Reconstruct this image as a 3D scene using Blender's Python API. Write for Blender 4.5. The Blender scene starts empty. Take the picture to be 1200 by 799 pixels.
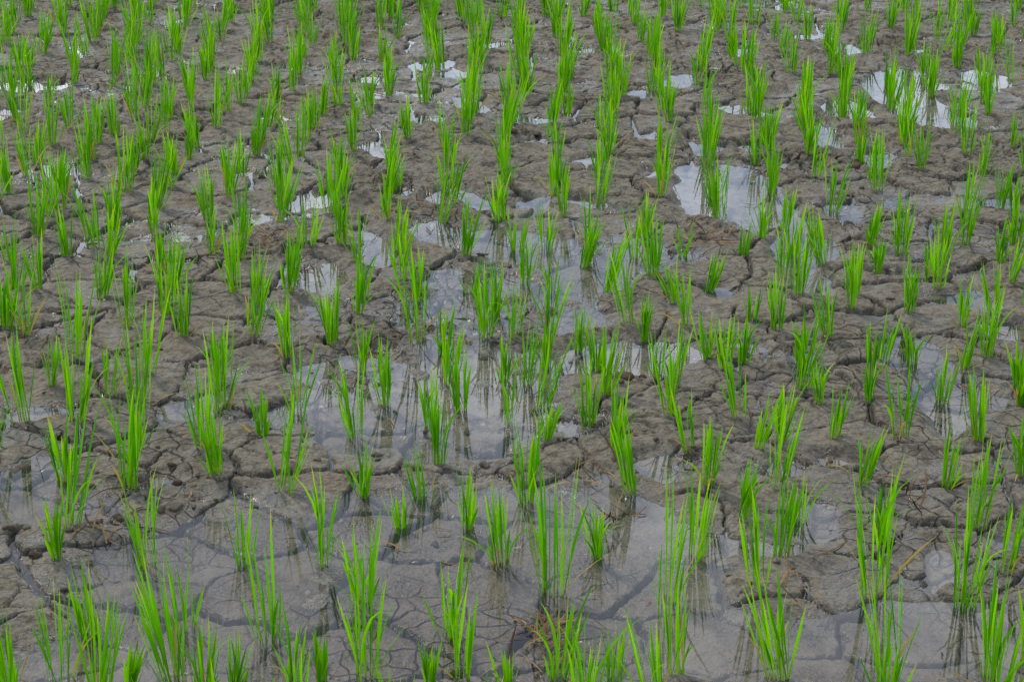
import bpy, math, numpy as np
from mathutils import Vector
rng=np.random.default_rng(7)
S=bpy.context.scene
S.view_settings.view_transform='Standard'; S.view_settings.look='None'; S.view_settings.exposure=0

# ---------------- camera -----------------
H=1.97; P=math.radians(21.0); F=2500.0
cam=bpy.data.cameras.new('camera'); cam.lens=75; cam.sensor_width=36; cam.clip_end=3000; cam.clip_start=0.05
co=bpy.data.objects.new('camera',cam); S.collection.objects.link(co)
co.location=(0,0,H); co.rotation_euler=(math.radians(90)-P,0,0); S.camera=co

def survey(u,v):
    """photo measurement -> position on the flat field (metres)"""
    a=(u-600)/F; b=-(v-399.5)/F
    dy=math.cos(P)+b*math.sin(P); dz=-math.sin(P)+b*math.cos(P)
    t=H/-dz
    return a*t, dy*t, t      # x, y, depth

# --------------- numpy noise --------------
def hsh(ix,iy,s):
    ix=ix.astype(np.int64).astype(np.uint32); iy=iy.astype(np.int64).astype(np.uint32)
    h=ix*np.uint32(374761393)+iy*np.uint32(668265263)+np.uint32((s*974711)&0xffffffff)
    h=(h^(h>>np.uint32(13)))*np.uint32(1274126177)
    h=(h^(h>>np.uint32(15)))*np.uint32(2246822519)
    h=h^(h>>np.uint32(16))
    return h.astype(np.float64)/4294967295.0
def vnoise(x,y,s):
    ix=np.floor(x); iy=np.floor(y); fx=x-ix; fy=y-iy
    fx=fx*fx*fx*(fx*(fx*6-15)+10); fy=fy*fy*fy*(fy*(fy*6-15)+10)
    a=hsh(ix,iy,s); b=hsh(ix+1,iy,s); c=hsh(ix,iy+1,s); d=hsh(ix+1,iy+1,s)
    return ((a*(1-fx)+b*fx)*(1-fy)+(c*(1-fx)+d*fx)*fy)*2-1
def fbm(x,y,f,s,o=4,g=0.5):
    r=0;a=1;t=0
    for i in range(o):
        cs,sn=math.cos(0.6*i+0.4),math.sin(0.6*i+0.4)
        r=r+a*vnoise((x*cs-y*sn)*f+13.7*i,(x*sn+y*cs)*f-7.1*i,s+i); t+=a; a*=g; f*=2.03
    return r/t
def voro(x,y,cell,s,jit=0.95):
    gx=x/cell; gy=y/cell; cx=np.floor(gx); cy=np.floor(gy)
    f1=np.full(x.shape,1e9); f2=np.full(x.shape,1e9)
    p1x=np.zeros(x.shape);p1y=np.zeros(x.shape);p2x=np.zeros(x.shape);p2y=np.zeros(x.shape)
    for i in (-1,0,1):
        for j in (-1,0,1):
            qx=cx+i+0.5+jit*(hsh(cx+i,cy+j,s)-0.5); qy=cy+j+0.5+jit*(hsh(cx+i,cy+j,s+50)-0.5)
            d=(qx-gx)**2+(qy-gy)**2
            m=d<f1; m2=(~m)&(d<f2)
            f2=np.where(m,f1,np.where(m2,d,f2)); p2x=np.where(m,p1x,np.where(m2,qx,p2x)); p2y=np.where(m,p1y,np.where(m2,qy,p2y))
            f1=np.where(m,d,f1); p1x=np.where(m,qx,p1x); p1y=np.where(m,qy,p1y)
    e=(f2-f1)/(2*np.sqrt((p2x-p1x)**2+(p2y-p1y)**2)+1e-6)
    return e*cell, hsh(np.floor(p1x*64),np.floor(p1y*64),s+9)
def sst(a,b,x):
    t=np.clip((x-a)/(b-a),0,1); return t*t*(3-2*t)

# water hollows of the field:  u, v, half-width, half-height, depth(mm)
PUD=[(180,790,300,60,24),(430,770,380,70,23),(600,700,200,60,21),(420,650,200,45,19),(240,660,90,40,20),(140,690,60,26,12),
(80,600,100,16,16),(30,575,50,18,22),(740,660,90,45,18),(700,600,80,26,15),(900,775,330,32,24),(1100,745,160,26,22),(1180,790,80,40,22),(760,720,90,40,19),
(500,600,110,20,15),(340,600,70,16,12),(60,490,40,12,16),(210,475,30,10,16),
(440,480,90,38,22),(520,500,100,30,19),(400,440,45,22,18),(590,470,80,26,17),(640,490,60,18,16),(560,420,70,22,18),(530,370,60,22,20),
(440,295,24,14,28),(375,330,24,10,26),(372,236,16,8,28),(520,275,26,12,26),(525,328,30,10,24),(600,285,46,14,24),(660,350,45,14,20),(700,330,46,13,22),
(740,300,40,16,26),(650,300,40,12,18),(600,340,30,10,18),(540,230,30,8,26),(620,235,28,7,22),(700,430,60,18,18),(760,420,50,14,16),(690,380,40,10,16),
(870,232,46,30,34),(840,205,30,12,28),(930,262,20,10,28),(942,300,30,24,32),(960,335,26,12,22),(820,172,16,6,26),(872,165,20,6,26),(870,128,22,6,26),
(1062,120,30,22,34),(1080,140,26,10,28),(985,132,24,12,28),(975,160,20,8,24),(1060,95,26,8,28),(790,95,18,6,28),(830,82,16,5,26),(1105,140,18,7,24),(760,165,18,5,24),(1160,90,24,6,22),(930,45,20,5,26),(1000,60,18,5,22),
(700,60,24,4,22),(745,110,20,5,22),(680,190,24,5,22),(560,60,20,4,24),
(550,125,16,7,26),(425,98,14,5,26),(500,140,18,5,24),(440,180,12,10,24),(38,100,24,6,26),(12,132,14,6,26),(290,210,14,4,18),(505,75,16,5,24),(620,140,18,5,20),(520,85,18,4,20),
(1095,440,26,34,26),(1120,470,36,24,24),(1090,480,24,26,22),(1130,345,28,10,24),(1190,390,22,12,26),(1060,325,26,8,18),(1190,450,20,14,20),
(970,612,26,14,22),(1010,555,30,8,22),(775,545,34,12,20),(960,430,20,10,18),(930,560,18,7,18),(1000,560,20,7,16),(880,640,60,8,16),(1110,660,14,24,18),(190,575,30,8,14),(1180,240,20,6,20),(1130,200,20,5,20),
(860,350,18,6,18),(820,300,20,6,18),(900,420,20,6,16),(1000,250,20,5,16),(1030,190,22,6,20),(900,190,18,5,20),(700,240,22,6,20),(780,210,16,5,18),(640,170,18,5,18),(470,220,16,5,18),(330,140,16,4,18),(1140,150,20,5,20),(1090,60,20,4,20),(860,60,18,4,20)]
PW=[]
for (u,v,a,b,d) in PUD:
    x,y,t=survey(u,v); rx=a*t/F
    y1=survey(u,v-b)[1]; y0=survey(u,v+b)[1]
    PW.append((x,y,rx*1.15,(y1-y0)/2*1.2,d/1000*1.12+0.002))

def height(x,y):
    wx=x+0.09*fbm(x,y,4.0,11,4); wy=y+0.13*fbm(x,y,4.0,31,4)
    h=0.0142+0.009*fbm(x,y,1.3,3,3)
    dep=np.zeros_like(x)
    for (px,py,rx,ry,d) in PW:
        q=((wx-px)/rx)**2+((wy-py)/ry)**2
        m=q<6
        v=np.where(m,d*(1-sst(0.25,2.0,q)),0)
        dep=np.maximum(dep,v)+0.06*np.minimum(dep,v)
    # hollows outside the photographed patch
    out=sst(9.6,11,y)+sst(0.25,0.45,(np.abs(x)/np.maximum(y,1)))+(1-sst(2.6,3.3,y))
    dep=dep+np.clip(out,0,1)*0.03*sst(0.05,0.45,fbm(x,y*0.7,0.9,71,3))
    h=h-dep
    h=h+0.0155*fbm(x,y,5.0,5,4,0.62)
    # crumbly mud
    rough=sst(-0.15,0.4,fbm(x,y,1.7,91,3))
    fine=fbm(x,y,24,15,3,0.75)
    h=h+(0.0035+0.008*rough)*fine
    lump=np.clip(fbm(x,y,9,45,4,0.6)-0.27,0,1)
    h=h+0.06*lump*rough
    # cracks
    cx=x+0.034*fbm(x,y,6,61,3)+0.010*fbm(x,y,30,63,2); cy=y+0.034*fbm(x,y,6,67,3)+0.010*fbm(x,y,30,69,2)
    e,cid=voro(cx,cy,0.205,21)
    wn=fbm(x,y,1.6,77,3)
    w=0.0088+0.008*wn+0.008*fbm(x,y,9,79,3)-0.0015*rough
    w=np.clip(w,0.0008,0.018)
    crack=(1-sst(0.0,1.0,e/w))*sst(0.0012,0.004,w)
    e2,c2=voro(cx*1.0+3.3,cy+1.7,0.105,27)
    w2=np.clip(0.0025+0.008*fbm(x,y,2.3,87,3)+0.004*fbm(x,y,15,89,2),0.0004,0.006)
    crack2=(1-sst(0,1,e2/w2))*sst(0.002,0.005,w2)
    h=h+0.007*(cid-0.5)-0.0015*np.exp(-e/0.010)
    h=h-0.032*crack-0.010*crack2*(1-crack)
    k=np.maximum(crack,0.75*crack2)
    far=sst(30,60,np.sqrt(x*x+y*y))
    h=h*(1-far)+0.03*far
    return h,k,rough

# --------------- ground sheet ---------------
def grow(start,step,end,g=1.18):
    o=[];p=start
    while p<end:
        step*=g; p+=step; o.append(p)
    return o
xs=list(np.arange(-2.4,2.4001,0.0050)); gx=grow(2.4,0.0050,900,1.08)
xs=np.array([-a for a in gx[::-1]]+xs+gx)
yd=[3.25];
while yd[-1]<10.0: yd.append(yd[-1]+0.0044+ (yd[-1]-3.2)*0.0012)
gy=grow(yd[-1],0.013,900,1.07); gb=grow(0,0.005,300,1.10)
ys=np.array([3.25-a for a in gb[::-1]]+yd+gy)
X,Y=np.meshgrid(xs,ys); nx,ny=len(xs),len(ys)
Z,K,R=height(X,Y)
print('grid',nx,ny)
def mesh_from(name,V,Fc,n):
    me=bpy.data.meshes.new(name)
    me.vertices.add(len(V)); me.vertices.foreach_set('co',V.astype(np.float32).ravel())
    me.loops.add(Fc.size); me.loops.foreach_set('vertex_index',Fc.astype(np.int32).ravel())
    me.polygons.add(len(Fc)); me.polygons.foreach_set('loop_start',np.arange(0,Fc.size,n,dtype=np.int32))
    me.polygons.foreach_set('loop_total',np.full(len(Fc),n,dtype=np.int32))
    me.polygons.foreach_set('use_smooth',np.ones(len(Fc),dtype=bool))
    me.update(calc_edges=True); return me
idx=np.arange(nx*ny).reshape(ny,nx)
Fq=np.stack([idx[:-1,:-1],idx[:-1,1:],idx[1:,1:],idx[1:,:-1]],-1).reshape(-1,4)
me=mesh_from('mud_ground',np.stack([X,Y,Z],-1).reshape(-1,3),Fq,4)
def fattr(me,n,d):
    a=me.attributes.new(n,'FLOAT','POINT'); a.data.foreach_set('value',d.astype(np.float32).ravel())
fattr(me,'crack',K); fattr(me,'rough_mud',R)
ground=bpy.data.objects.new('mud_ground',me); S.collection.objects.link(ground)

# ---------------- node helpers ----------------
def mat(n):
    m=bpy.data.materials.new(n); m.use_nodes=True; t=m.node_tree; t.nodes.clear()
    o=t.nodes.new('ShaderNodeOutputMaterial'); return m,t,o
class N:
    def __init__(s,t): s.t=t
    def n(s,ty,**k):
        x=s.t.nodes.new(ty)
        for a,b in k.items(): setattr(x,a,b)
        return x
    def L(s,a,b): s.t.links.new(a,b)
    def inp(s,sock,v):
        if hasattr(v,'is_output'): s.L(v,sock)
        else: sock.default_value=v
    def math(s,op,a,b=0.0,clamp=False):
        x=s.n('ShaderNodeMath',operation=op); x.use_clamp=clamp; s.inp(x.inputs[0],a); s.inp(x.inputs[1],b); return x.outputs[0]
    def mix(s,f,a,b,bt='MIX'):
        x=s.n('ShaderNodeMix',data_type='RGBA',blend_type=bt); s.inp(x.inputs[0],f); s.inp(x.inputs[6],a); s.inp(x.inputs[7],b); return x.outputs[2]
    def rng(s,v,a,b,c=0.0,d=1.0):
        x=s.n('ShaderNodeMapRange'); s.inp(x.inputs[0],v)
        for i,q in enumerate((a,b,c,d)): x.inputs[i+1].default_value=q
        return x.outputs[0]
    def noise(s,vec,sc,det=4,ro=0.55,dist=0):
        x=s.n('ShaderNodeTexNoise'); s.L(vec,x.inputs['Vector']); x.inputs['Scale'].default_value=sc; x.inputs['Detail'].default_value=det; x.inputs['Roughness'].default_value=ro; x.inputs['Distortion'].default_value=dist
        return x.outputs[0]
# mud
m,t,o=mat('mud'); q=N(t)
pos=q.n('ShaderNodeNewGeometry').outputs['Position']
sep=q.n('ShaderNodeSeparateXYZ'); q.L(pos,sep.inputs[0]); z=sep.outputs[2]
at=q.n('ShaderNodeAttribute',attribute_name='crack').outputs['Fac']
n1=q.noise(pos,1.6,3,0.6); n2=q.noise(pos,11,4,0.65); n3=q.noise(pos,110,3,0.75); n4=q.noise(pos,38,2,0.6)
c=q.mix(q.rng(n1,0.38,0.62),(0.078,0.063,0.043,1),(0.118,0.103,0.077,1))
c=q.mix(q.rng(n2,0.40,0.66),c,(0.158,0.141,0.109,1))
c=q.mix(q.math('MULTIPLY',q.rng(n4,0.48,0.64),0.72),c,(0.044,0.034,0.024,1))
c=q.mix(q.math('MULTIPLY',q.rng(n3,0.52,0.70),0.5),c,(0.215,0.193,0.148,1))
c=q.mix(q.math('MULTIPLY',q.rng(n3,0.48,0.30),0.65),c,(0.033,0.026,0.019,1))
c=q.mix(q.math('MULTIPLY',q.rng(n1,0.57,0.70),0.4),c,(0.085,0.048,0.029,1))
wet=q.rng(q.math('ADD',z,q.math('MULTIPLY',q.math('SUBTRACT',n2,0.5),0.04)),0.002,0.015,1,0)
c=q.mix(q.math('MULTIPLY',wet,0.5),c,(0.040,0.034,0.026,1))
sub=q.rng(z,-0.0005,-0.004)       # paler bed colour below the water line
c=q.mix(q.math('MULTIPLY',sub,0.75),c,q.mix(q.rng(n2,0.35,0.65),(0.125,0.106,0.084,1),(0.200,0.178,0.147,1)))
# hairline drying cracks
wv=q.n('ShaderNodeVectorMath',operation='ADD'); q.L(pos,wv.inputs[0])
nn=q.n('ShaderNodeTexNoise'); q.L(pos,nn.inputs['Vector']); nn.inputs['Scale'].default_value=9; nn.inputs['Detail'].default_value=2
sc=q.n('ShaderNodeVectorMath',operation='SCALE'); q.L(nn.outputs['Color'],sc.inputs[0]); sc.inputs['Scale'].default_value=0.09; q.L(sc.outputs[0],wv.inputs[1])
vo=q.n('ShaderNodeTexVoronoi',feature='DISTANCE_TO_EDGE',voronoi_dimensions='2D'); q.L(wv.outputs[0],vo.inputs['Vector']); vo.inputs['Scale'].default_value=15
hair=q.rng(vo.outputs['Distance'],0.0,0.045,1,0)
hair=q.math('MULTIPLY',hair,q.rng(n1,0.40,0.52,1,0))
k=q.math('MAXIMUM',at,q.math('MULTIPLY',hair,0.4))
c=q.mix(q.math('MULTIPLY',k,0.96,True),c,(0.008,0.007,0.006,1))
far=q.n('ShaderNodeVectorMath',operation='LENGTH'); q.L(pos,far.inputs[0])
c=q.mix(q.rng(far.outputs['Value'],20,45),c,(0.06,0.13,0.02,1))
hgt=q.math('ADD',q.math('MULTIPLY',n3,0.6),q.math('ADD',q.math('MULTIPLY',n4,1.0),q.math('MULTIPLY',hair,-0.8)))
bp=q.n('ShaderNodeBump'); bp.inputs['Strength'].default_value=1.0; bp.inputs['Distance'].default_value=0.013; q.L(hgt,bp.inputs['Height'])
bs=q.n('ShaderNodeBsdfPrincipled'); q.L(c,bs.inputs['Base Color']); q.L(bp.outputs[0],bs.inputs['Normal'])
q.L(q.rng(wet,0,1,0.14,0.5),bs.inputs['Specular IOR Level'])
ro=q.math('SUBTRACT',q.rng(n2,0.35,0.65,0.56,0.86),q.math('MULTIPLY',wet,0.36)); q.L(ro,bs.inputs['Roughness'])
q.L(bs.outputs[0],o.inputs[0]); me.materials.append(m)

# ---------------- water -----------------
wme=bpy.data.meshes.new('paddy_water'); wme.from_pydata([(-60,-60,0),(60,-60,0),(60,60,0),(-60,60,0)],[],[(0,1,2,3)])
water=bpy.data.objects.new('paddy_water',wme); S.collection.objects.link(water)
m,t,o=mat('shallow_water'); q=N(t)
pos=q.n('ShaderNodeNewGeometry').outputs['Position']
b=q.n('ShaderNodeBump'); b.inputs['Strength'].default_value=0.2; b.inputs['Distance'].default_value=0.002; q.L(q.noise(pos,9,1),b.inputs['Height'])
tr=q.n('ShaderNodeBsdfTransparent'); tr.inputs[0].default_value=(0.95,0.945,0.93,1)
df=q.n('ShaderNodeBsdfDiffuse'); df.inputs[0].default_value=(0.18,0.17,0.165,1)
mx=q.n('ShaderNodeMixShader'); q.L(q.rng(q.noise(pos,1.5,2),0.3,0.7,0.01,0.12),mx.inputs[0]); q.L(tr.outputs[0],mx.inputs[1]); q.L(df.outputs[0],mx.inputs[2])
gl=q.n('ShaderNodeBsdfGlossy'); gl.inputs['Roughness'].default_value=0.012; q.L(b.outputs[0],gl.inputs['Normal'])
fr=q.n('ShaderNodeFresnel'); fr.inputs[0].default_value=1.45; q.L(b.outputs[0],fr.inputs['Normal'])
m2=q.n('ShaderNodeMixShader'); q.L(fr.outputs[0],m2.inputs[0]); q.L(mx.outputs[0],m2.inputs[1]); q.L(gl.outputs[0],m2.inputs[2])
q.L(m2.outputs[0],o.inputs[0]); wme.materials.append(m)

# --------------- rice seedlings ---------------
PL=[(70,797,110),(105,742,90),(65,657,60),(82,622,115),(172,662,100),(205,797,130),(218,735,100),(285,657,90),(315,747,120),(345,792,75),(380,662,100),(425,707,95),(428,792,125),
(472,617,60),(497,582,75),(547,617,65),(527,742,100),(540,792,90),(587,657,80),(592,794,60),(617,587,90),(650,692,150),(655,792,100),(700,652,60),(720,797,70),(740,577,80),(790,792,100),
(782,702,120),(815,652,90),(830,577,70),(870,612,60),(888,697,100),(912,577,90),(915,652,80),(912,792,110),(935,612,60),(1025,702,150),(1040,792,120),(1110,572,65),(1145,622,90),(1130,712,110),(1160,794,110),
(1010,572,60),(150,572,110),(75,562,70),(255,562,70),(240,532,80),(335,577,95),(425,582,60),(415,512,85),(450,475,70),(307,512,60),(260,482,90),(350,482,95),(276,800,60),(376,798,60),(150,800,50),(505,798,50),
(25,498,95),(90,500,95),(165,482,90),(130,470,60),(540,480,65),(527,450,70),(505,500,60),(515,547,70),(595,495,70),(635,478,75),(640,522,50),(690,500,75),(710,470,70),(722,537,70),(785,495,75),(790,455,60),(808,532,65),(865,497,75),
(850,440,55),(890,530,60),(940,462,85),(915,522,60),(960,480,45),(978,522,60),(1020,450,60),(1018,475,50),(1055,520,80),(1105,470,60),(1145,522,75),(1195,480,50),(620,450,70),(590,445,50),(1198,560,60),(1030,640,60),
(30,402,70),(15,390,60),(90,427,100),(120,352,60),(150,387,80),(175,442,90),(215,402,65),(195,372,80),(298,402,80),(335,422,70),(390,407,65),(425,435,55),(420,372,60),(490,402,100),(520,415,55),(570,397,80),(600,400,60),(645,392,70),(640,430,50),
(680,412,55),(735,387,75),(700,432,60),(755,400,50),(770,440,50),(805,390,65),(830,422,60),(880,382,50),(870,432,50),(910,392,60),(935,352,70),(970,402,60),(998,367,65),(1035,422,60),(1065,372,60),(1070,425,50),(1100,342,60),(1130,432,55),(1155,422,70),(1165,367,60),
(20,342,60),(45,347,60),(45,282,65),(78,302,60),(110,292,70),(130,302,55),(205,342,65),(190,322,55),(250,302,60),(275,352,70),(280,312,60),(285,282,60),(300,362,60),(340,347,65),(360,292,70),(400,292,60),(420,312,60),(425,352,55),(470,332,65),(490,352,55),(545,302,60),
(555,342,55),(580,370,60),(605,292,60),(615,332,55),(640,292,60),(645,342,55),(690,292,60),(710,342,70),(685,312,50),(745,302,60),(765,332,60),(895,282,60),(870,305,45),(915,332,55),(930,300,60),(965,312,55),(1000,352,60),(1020,292,45),(1055,300,65),(1090,332,50),(1105,310,60),(1130,292,55),(1170,312,55),(830,340,50),(800,300,45)]
pts=[]
for (u,v,h) in PL:
    x,y,tt=survey(u,v); e=math.atan2(H,y)
    pts.append((x,y,h*tt/F/math.cos(e)*1.13,1))
# further seedlings of the same planting between the measured ones
yl=survey(600,276)[1]; y5=survey(600,560)[1]
A=np.array(pts)[:,:2]; ext=[]
for _ in range(2600):
    y=rng.uniform(y5,yl); x=rng.uniform(-0.25,0.25)*y
    B=A if not ext else np.vstack([A,np.array(ext)])
    if ((B[:,0]-x)**2+(0.8*(B[:,1]-y))**2).min()>0.142**2: ext.append((x,y))
for (x,y) in ext: pts.append((x,y,rng.uniform(0.11,0.17),0))
print('infill',len(ext))
for j in range(0,130):
    for i in range(-75,76):
        x=i*0.170+0.04*math.sin(j*0.35)+rng.normal(0,0.018); y=1.0+j*0.172+0.012*i+rng.normal(0,0.026)
        if y<1 or y>20 or abs(x)>0.31*y+1.8: continue
        infr=(abs(x)<0.245*y+0.05) and (3.38<y<yl)
        if infr: continue
        if rng.random()<(0.20 if x>0.05*y else 0.05): continue
        pts.append((x,y,rng.uniform(0.14,0.215),0))
pts=np.array(pts); npl=len(pts); print('plants',npl)
bz,_,_=height(pts[:,0],pts[:,1])
lx=rng.normal(0.03,0.08,npl); ly=rng.normal(0,0.05,npl)
nb=rng.integers(13,27,npl); pid=np.repeat(np.arange(npl),nb); nB=len(pid)
r1=rng.random(nB)
hh=pts[pid,2]
az=rng.uniform(0,2*math.pi,nB)
kind=rng.random(nB)
Ln=hh*np.where(kind<0.6,rng.uniform(0.74,1.12,nB),rng.uniform(0.35,0.8,nB))
tilt=np.where(kind<0.6,np.abs(rng.normal(0.04,0.07,nB)),np.abs(rng.normal(0.16,0.12,nB)))
curv=np.abs(rng.normal(0.07,0.10,nB))+np.where(rng.random(nB)<0.10,rng.uniform(0.3,1.1,nB),0)
dead=(rng.random(nB)<0.045).astype(float); tilt=tilt+dead*rng.uniform(0.1,0.7,nB); curv=curv+dead*rng.uniform(0,0.8,nB); Ln=Ln*(1-0.35*dead)
br=0.017*np.sqrt(rng.random(nB))*(pts[pid,2]/0.18); ba=az+rng.normal(0,0.8,nB)
wd=rng.uniform(0.0040,0.0068,nB)
NS=7
T=np.linspace(0,1,NS)
prof=np.array([0.42,0.50,0.72,0.98,0.92,0.62,0.04])
ang=tilt[:,None]+curv[:,None]*T[None]**1.6*1.3
seg=Ln[:,None]/(NS-1)
rad=np.concatenate([np.zeros((nB,1)),np.cumsum(np.sin(ang[:,:-1])*seg,1)],1)
zz=np.concatenate([np.zeros((nB,1)),np.cumsum(np.cos(ang[:,:-1])*seg,1)],1)
ca,sa=np.cos(az)[:,None],np.sin(az)[:,None]
cxp=pts[pid,0][:,None]+br[:,None]*np.cos(ba)[:,None]+rad*ca+lx[pid][:,None]*zz
cyp=pts[pid,1][:,None]+br[:,None]*np.sin(ba)[:,None]+rad*sa+ly[pid][:,None]*zz
czp=bz[pid][:,None]-0.006+zz
tw=az+math.pi/2+rng.normal(0,0.9,nB); 
twt=tw[:,None]+rng.normal(0,0.5,nB)[:,None]*T[None]
W=wd[:,None]*prof[None]*0.5
sx,sy=np.cos(twt)*W,np.sin(twt)*W
fold=W*0.45
ctr=np.stack([cxp-np.sin(twt)*fold,cyp+np.cos(twt)*fold,czp],-1)
lf=np.stack([cxp-sx,cyp-sy,czp],-1); rt=np.stack([cxp+sx,cyp+sy,czp],-1)
V=np.stack([lf,ctr,rt],2)        # nB,NS,3,3
base=(np.arange(nB)*NS*3)[:,None,None]
s=np.arange(NS-1)[None,:,None]*3; a=np.arange(2)[None,None,:]
i0=base+s+a
Fb=np.stack([i0,i0+1,i0+4,i0+3],-1).reshape(-1,4)
rme=mesh_from('rice_seedlings',V.reshape(-1,3),Fb,4)
def rep(d): return np.broadcast_to(d,(nB,NS,3))
fattr(rme,'along',rep(T[None,:,None])); fattr(rme,'blade_rand',rep(r1[:,None,None])); fattr(rme,'dead',rep(dead[:,None,None]))
fattr(rme,'plant_rand',rep(rng.random(npl)[pid][:,None,None]))
rice=bpy.data.objects.new('rice_seedlings',rme); S.collection.objects.link(rice)
m,t,o=mat('rice_leaf'); q=N(t)
A=lambda n:q.n('ShaderNodeAttribute',attribute_name=n).outputs['Fac']
al,brn,dd,pr=A('along'),A('blade_rand'),A('dead'),A('plant_rand')
c=q.mix(brn,(0.042,0.205,0.002,1),(0.235,0.56,0.005,1))
c=q.mix(q.math('MULTIPLY',pr,0.45),c,(0.065,0.27,0.004,1))
c=q.mix(q.math('MULTIPLY',q.rng(al,0.0,0.30,1,0),0.5),c,(0.17,0.26,0.02,1))
c=q.mix(q.rng(al,0.0,0.06,0.8,0),c,(0.11,0.09,0.04,1))
c=q.mix(q.math('MULTIPLY',q.rng(al,0.75,1.0),q.rng(brn,0.5,0.9)),c,(0.42,0.42,0.03,1))
c=q.mix(dd,c,(0.36,0.26,0.085,1))
bs=q.n('ShaderNodeBsdfPrincipled'); q.L(c,bs.inputs['Base Color']); bs.inputs['Roughness'].default_value=0.5; bs.inputs['Specular IOR Level'].default_value=0.08
tl=q.n('ShaderNodeBsdfTranslucent'); q.L(q.mix(1.0,c,(1.0,1.0,0.4,1),'MULTIPLY'),tl.inputs[0])
mx=q.n('ShaderNodeMixShader'); mx.inputs[0].default_value=0.42; q.L(bs.outputs[0],mx.inputs[1]); q.L(tl.outputs[0],mx.inputs[2])
q.L(mx.outputs[0],o.inputs[0]); rme.materials.append(m)

# ------------- dry straw scraps -------------
ns=620
sx0=rng.uniform(-3,3,ns); sy0=rng.uniform(3,10.5,ns); 
hp=[(640,745,0.07,50),(312,292,0.06,26),(822,282,0.07,26),(715,610,0.08,12),(120,625,0.08,16),(930,690,0.08,14),(500,250,0.06,10),(1060,590,0.06,10),(690,560,0.07,10)]
for (u,v,r,n) in hp:
    x,y,_=survey(u,v); sx0=np.append(sx0,rng.normal(x,r*0.5,n)); sy0=np.append(sy0,rng.normal(y,r*0.6,n))
ns=len(sx0); sz=np.maximum(height(sx0,sy0)[0],0)+0.003
sa0=rng.uniform(0,2*math.pi,ns); sl=rng.uniform(0.012,0.06,ns)*np.where(np.arange(ns)>=620,1.6,1); sw=rng.uniform(0.0010,0.0024,ns)
up=np.where(np.arange(ns)>=620,rng.uniform(-0.1,0.9,ns),rng.uniform(-0.05,0.12,ns))
T5=np.linspace(-0.5,0.5,5); bend=rng.normal(0,0.35,ns)
aa=sa0[:,None]+bend[:,None]*T5[None]
px=sx0[:,None]+np.cos(aa)*sl[:,None]*T5; py=sy0[:,None]+np.sin(aa)*sl[:,None]*T5; pz=sz[:,None]+(T5[None]+0.5)*sl[:,None]*up[:,None]
Wd=sw[:,None]*np.array([0.5,0.9,1,0.9,0.3])[None]
V=np.stack([np.stack([px-np.sin(aa)*Wd,py+np.cos(aa)*Wd,pz],-1),np.stack([px,py,pz+Wd],-1),np.stack([px+np.sin(aa)*Wd,py-np.cos(aa)*Wd,pz],-1)],2)
base=(np.arange(ns)*15)[:,None,None]; i0=base+np.arange(4)[None,:,None]*3+np.arange(2)[None,None,:]
sme=mesh_from('straw_scraps',V.reshape(-1,3),np.stack([i0,i0+1,i0+4,i0+3],-1).reshape(-1,4),4)
fattr(sme,'r',np.broadcast_to(rng.random(ns)[:,None,None],(ns,5,3)))
so=bpy.data.objects.new('straw_scraps',sme); S.collection.objects.link(so)
m,t,o=mat('dry_straw'); q=N(t); a=q.n('ShaderNodeAttribute',attribute_name='r').outputs['Fac']
bs=q.n('ShaderNodeBsdfPrincipled'); q.L(q.mix(a,(0.028,0.014,0.008,1),(0.22,0.13,0.055,1)),bs.inputs['Base Color']); bs.inputs['Roughness'].default_value=0.8; bs.inputs['Specular IOR Level'].default_value=0.2
q.L(bs.outputs[0],o.inputs[0]); sme.materials.append(m)

# ------------- mud clods -------------
import bmesh
bm=bmesh.new(); bmesh.ops.create_icosphere(bm,subdivisions=2,radius=1)
ico=np.array([v.co[:] for v in bm.verts]); fi=np.array([[v.index for v in f.verts] for f in bm.faces]); bm.free()
nc=1800; cx0=rng.uniform(-3,3,nc); cy0=rng.uniform(3,11,nc); cs=rng.lognormal(math.log(0.0045),0.5,nc)
for (u,v,r,n,sz_) in [(20,555,0.05,18,0.011),(730,440,0.07,22,0.009),(240,570,0.1,30,0.007),(110,615,0.09,30,0.007),(720,520,0.12,26,0.007),(560,520,0.12,24,0.007),(850,690,0.1,20,0.006),(1000,205,0.2,24,0.010),(590,200,0.2,20,0.008),(300,290,0.12,20,0.008),(640,750,0.03,8,0.008)]:
    x,y,_=survey(u,v); cx0=np.append(cx0,rng.normal(x,r,n)); cy0=np.append(cy0,rng.normal(y,r,n)); cs=np.append(cs,rng.lognormal(math.log(sz_),0.4,n))
cs=np.clip(cs,0.002,0.018); nc=len(cx0); cz=height(cx0,cy0)[0]
P3=np.repeat(ico[None],nc,0)
off=rng.uniform(0,99,(nc,1))
d=1+0.45*vnoise(P3[...,0]*1.6+off,P3[...,1]*1.6+P3[...,2]*1.3+off,5)+0.35*vnoise(P3[...,2]*4+off,P3[...,1]*4-P3[...,0]*3+off,6)
st=rng.uniform(0.6,1.3,(nc,1,3)); st[...,2]*=0.6
P3=P3*d[...,None]*st*cs[:,None,None]+np.stack([cx0,cy0,cz+cs*0.05],-1)[:,None]
keep=(cz>-0.012)
P3=P3[keep]; nc=len(P3)
cme=mesh_from('mud_clods',P3.reshape(-1,3),(fi[None]+(np.arange(nc)*len(ico))[:,None,None]).reshape(-1,3),3)
co2=bpy.data.objects.new('mud_clods',cme); S.collection.objects.link(co2)
m,t,o=mat('clod_mud'); q=N(t); pos=q.n('ShaderNodeNewGeometry').outputs['Position']
n=q.noise(pos,60,3,0.6); n0=q.noise(pos,2.5,1)
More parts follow.
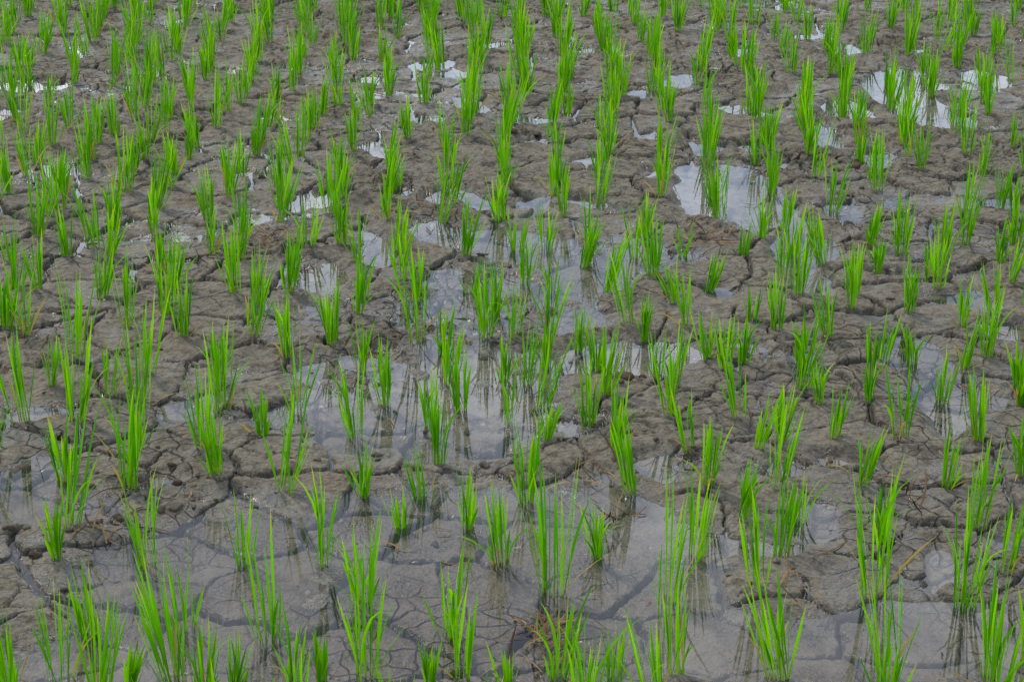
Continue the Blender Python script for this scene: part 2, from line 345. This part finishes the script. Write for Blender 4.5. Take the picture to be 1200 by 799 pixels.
bs=q.n('ShaderNodeBsdfPrincipled'); q.L(q.mix(q.rng(n0,0.4,0.6),q.mix(n,(0.028,0.018,0.012,1),(0.085,0.063,0.044,1)),q.mix(n,(0.04,0.034,0.025,1),(0.12,0.103,0.08,1))),bs.inputs['Base Color']); bs.inputs['Roughness'].default_value=0.85; bs.inputs['Specular IOR Level'].default_value=0.15
b=q.n('ShaderNodeBump'); b.inputs['Distance'].default_value=0.003; q.L(n,b.inputs['Height']); q.L(b.outputs[0],bs.inputs['Normal'])
q.L(bs.outputs[0],o.inputs[0]); cme.materials.append(m)

# ---------------- light -----------------
EL,AZ=52,-35          # high sun behind thin cloud, ahead and to the left
w=bpy.data.worlds.new('World'); S.world=w; w.use_nodes=True; t=w.node_tree; t.nodes.clear(); q=N(t)
o=q.n('ShaderNodeOutputWorld'); bg=q.n('ShaderNodeBackground'); bg.inputs[1].default_value=0.10
sk=q.n('ShaderNodeTexSky',sky_type='NISHITA'); sk.sun_disc=False; sk.sun_elevation=math.radians(EL); sk.sun_rotation=math.radians(AZ); sk.air_density=1.2; sk.dust_density=2.0
tc=q.n('ShaderNodeTexCoord').outputs['Generated']
mp=q.n('ShaderNodeMapping'); mp.inputs['Scale'].default_value=(1,1,2.6); q.L(tc,mp.inputs[0])
cl=q.noise(mp.outputs[0],3.8,6,0.6,0.3)
sp_=q.n('ShaderNodeSeparateXYZ'); q.L(tc,sp_.inputs[0])
lift=q.rng(sp_.outputs[2],0.18,0.55,2.1,0.85)      # the bright band of cloud low in the sky
cc=q.mix(q.rng(cl,0.42,0.66),(6.6,8.2,11.2,1),(20,21,23,1))
full=q.mix(q.rng(cl,0.34,0.54,0.35,0.97),sk.outputs[0],cc)
vm=q.n('ShaderNodeVectorMath',operation='SCALE'); q.L(full,vm.inputs[0]); q.L(lift,vm.inputs['Scale'])
q.L(vm.outputs[0],bg.inputs[0]); q.L(bg.outputs[0],o.inputs[0])
l=bpy.data.lights.new('sun','SUN'); l.energy=3.4; l.angle=math.radians(7); l.color=(1,0.93,0.82)
lo=bpy.data.objects.new('sun',l); S.collection.objects.link(lo)
a=math.radians(AZ); e=math.radians(EL); d=Vector((math.sin(a)*math.cos(e),math.cos(a)*math.cos(e),math.sin(e)))
lo.rotation_euler=d.to_track_quat('Z','Y').to_euler(); lo.location=d*30
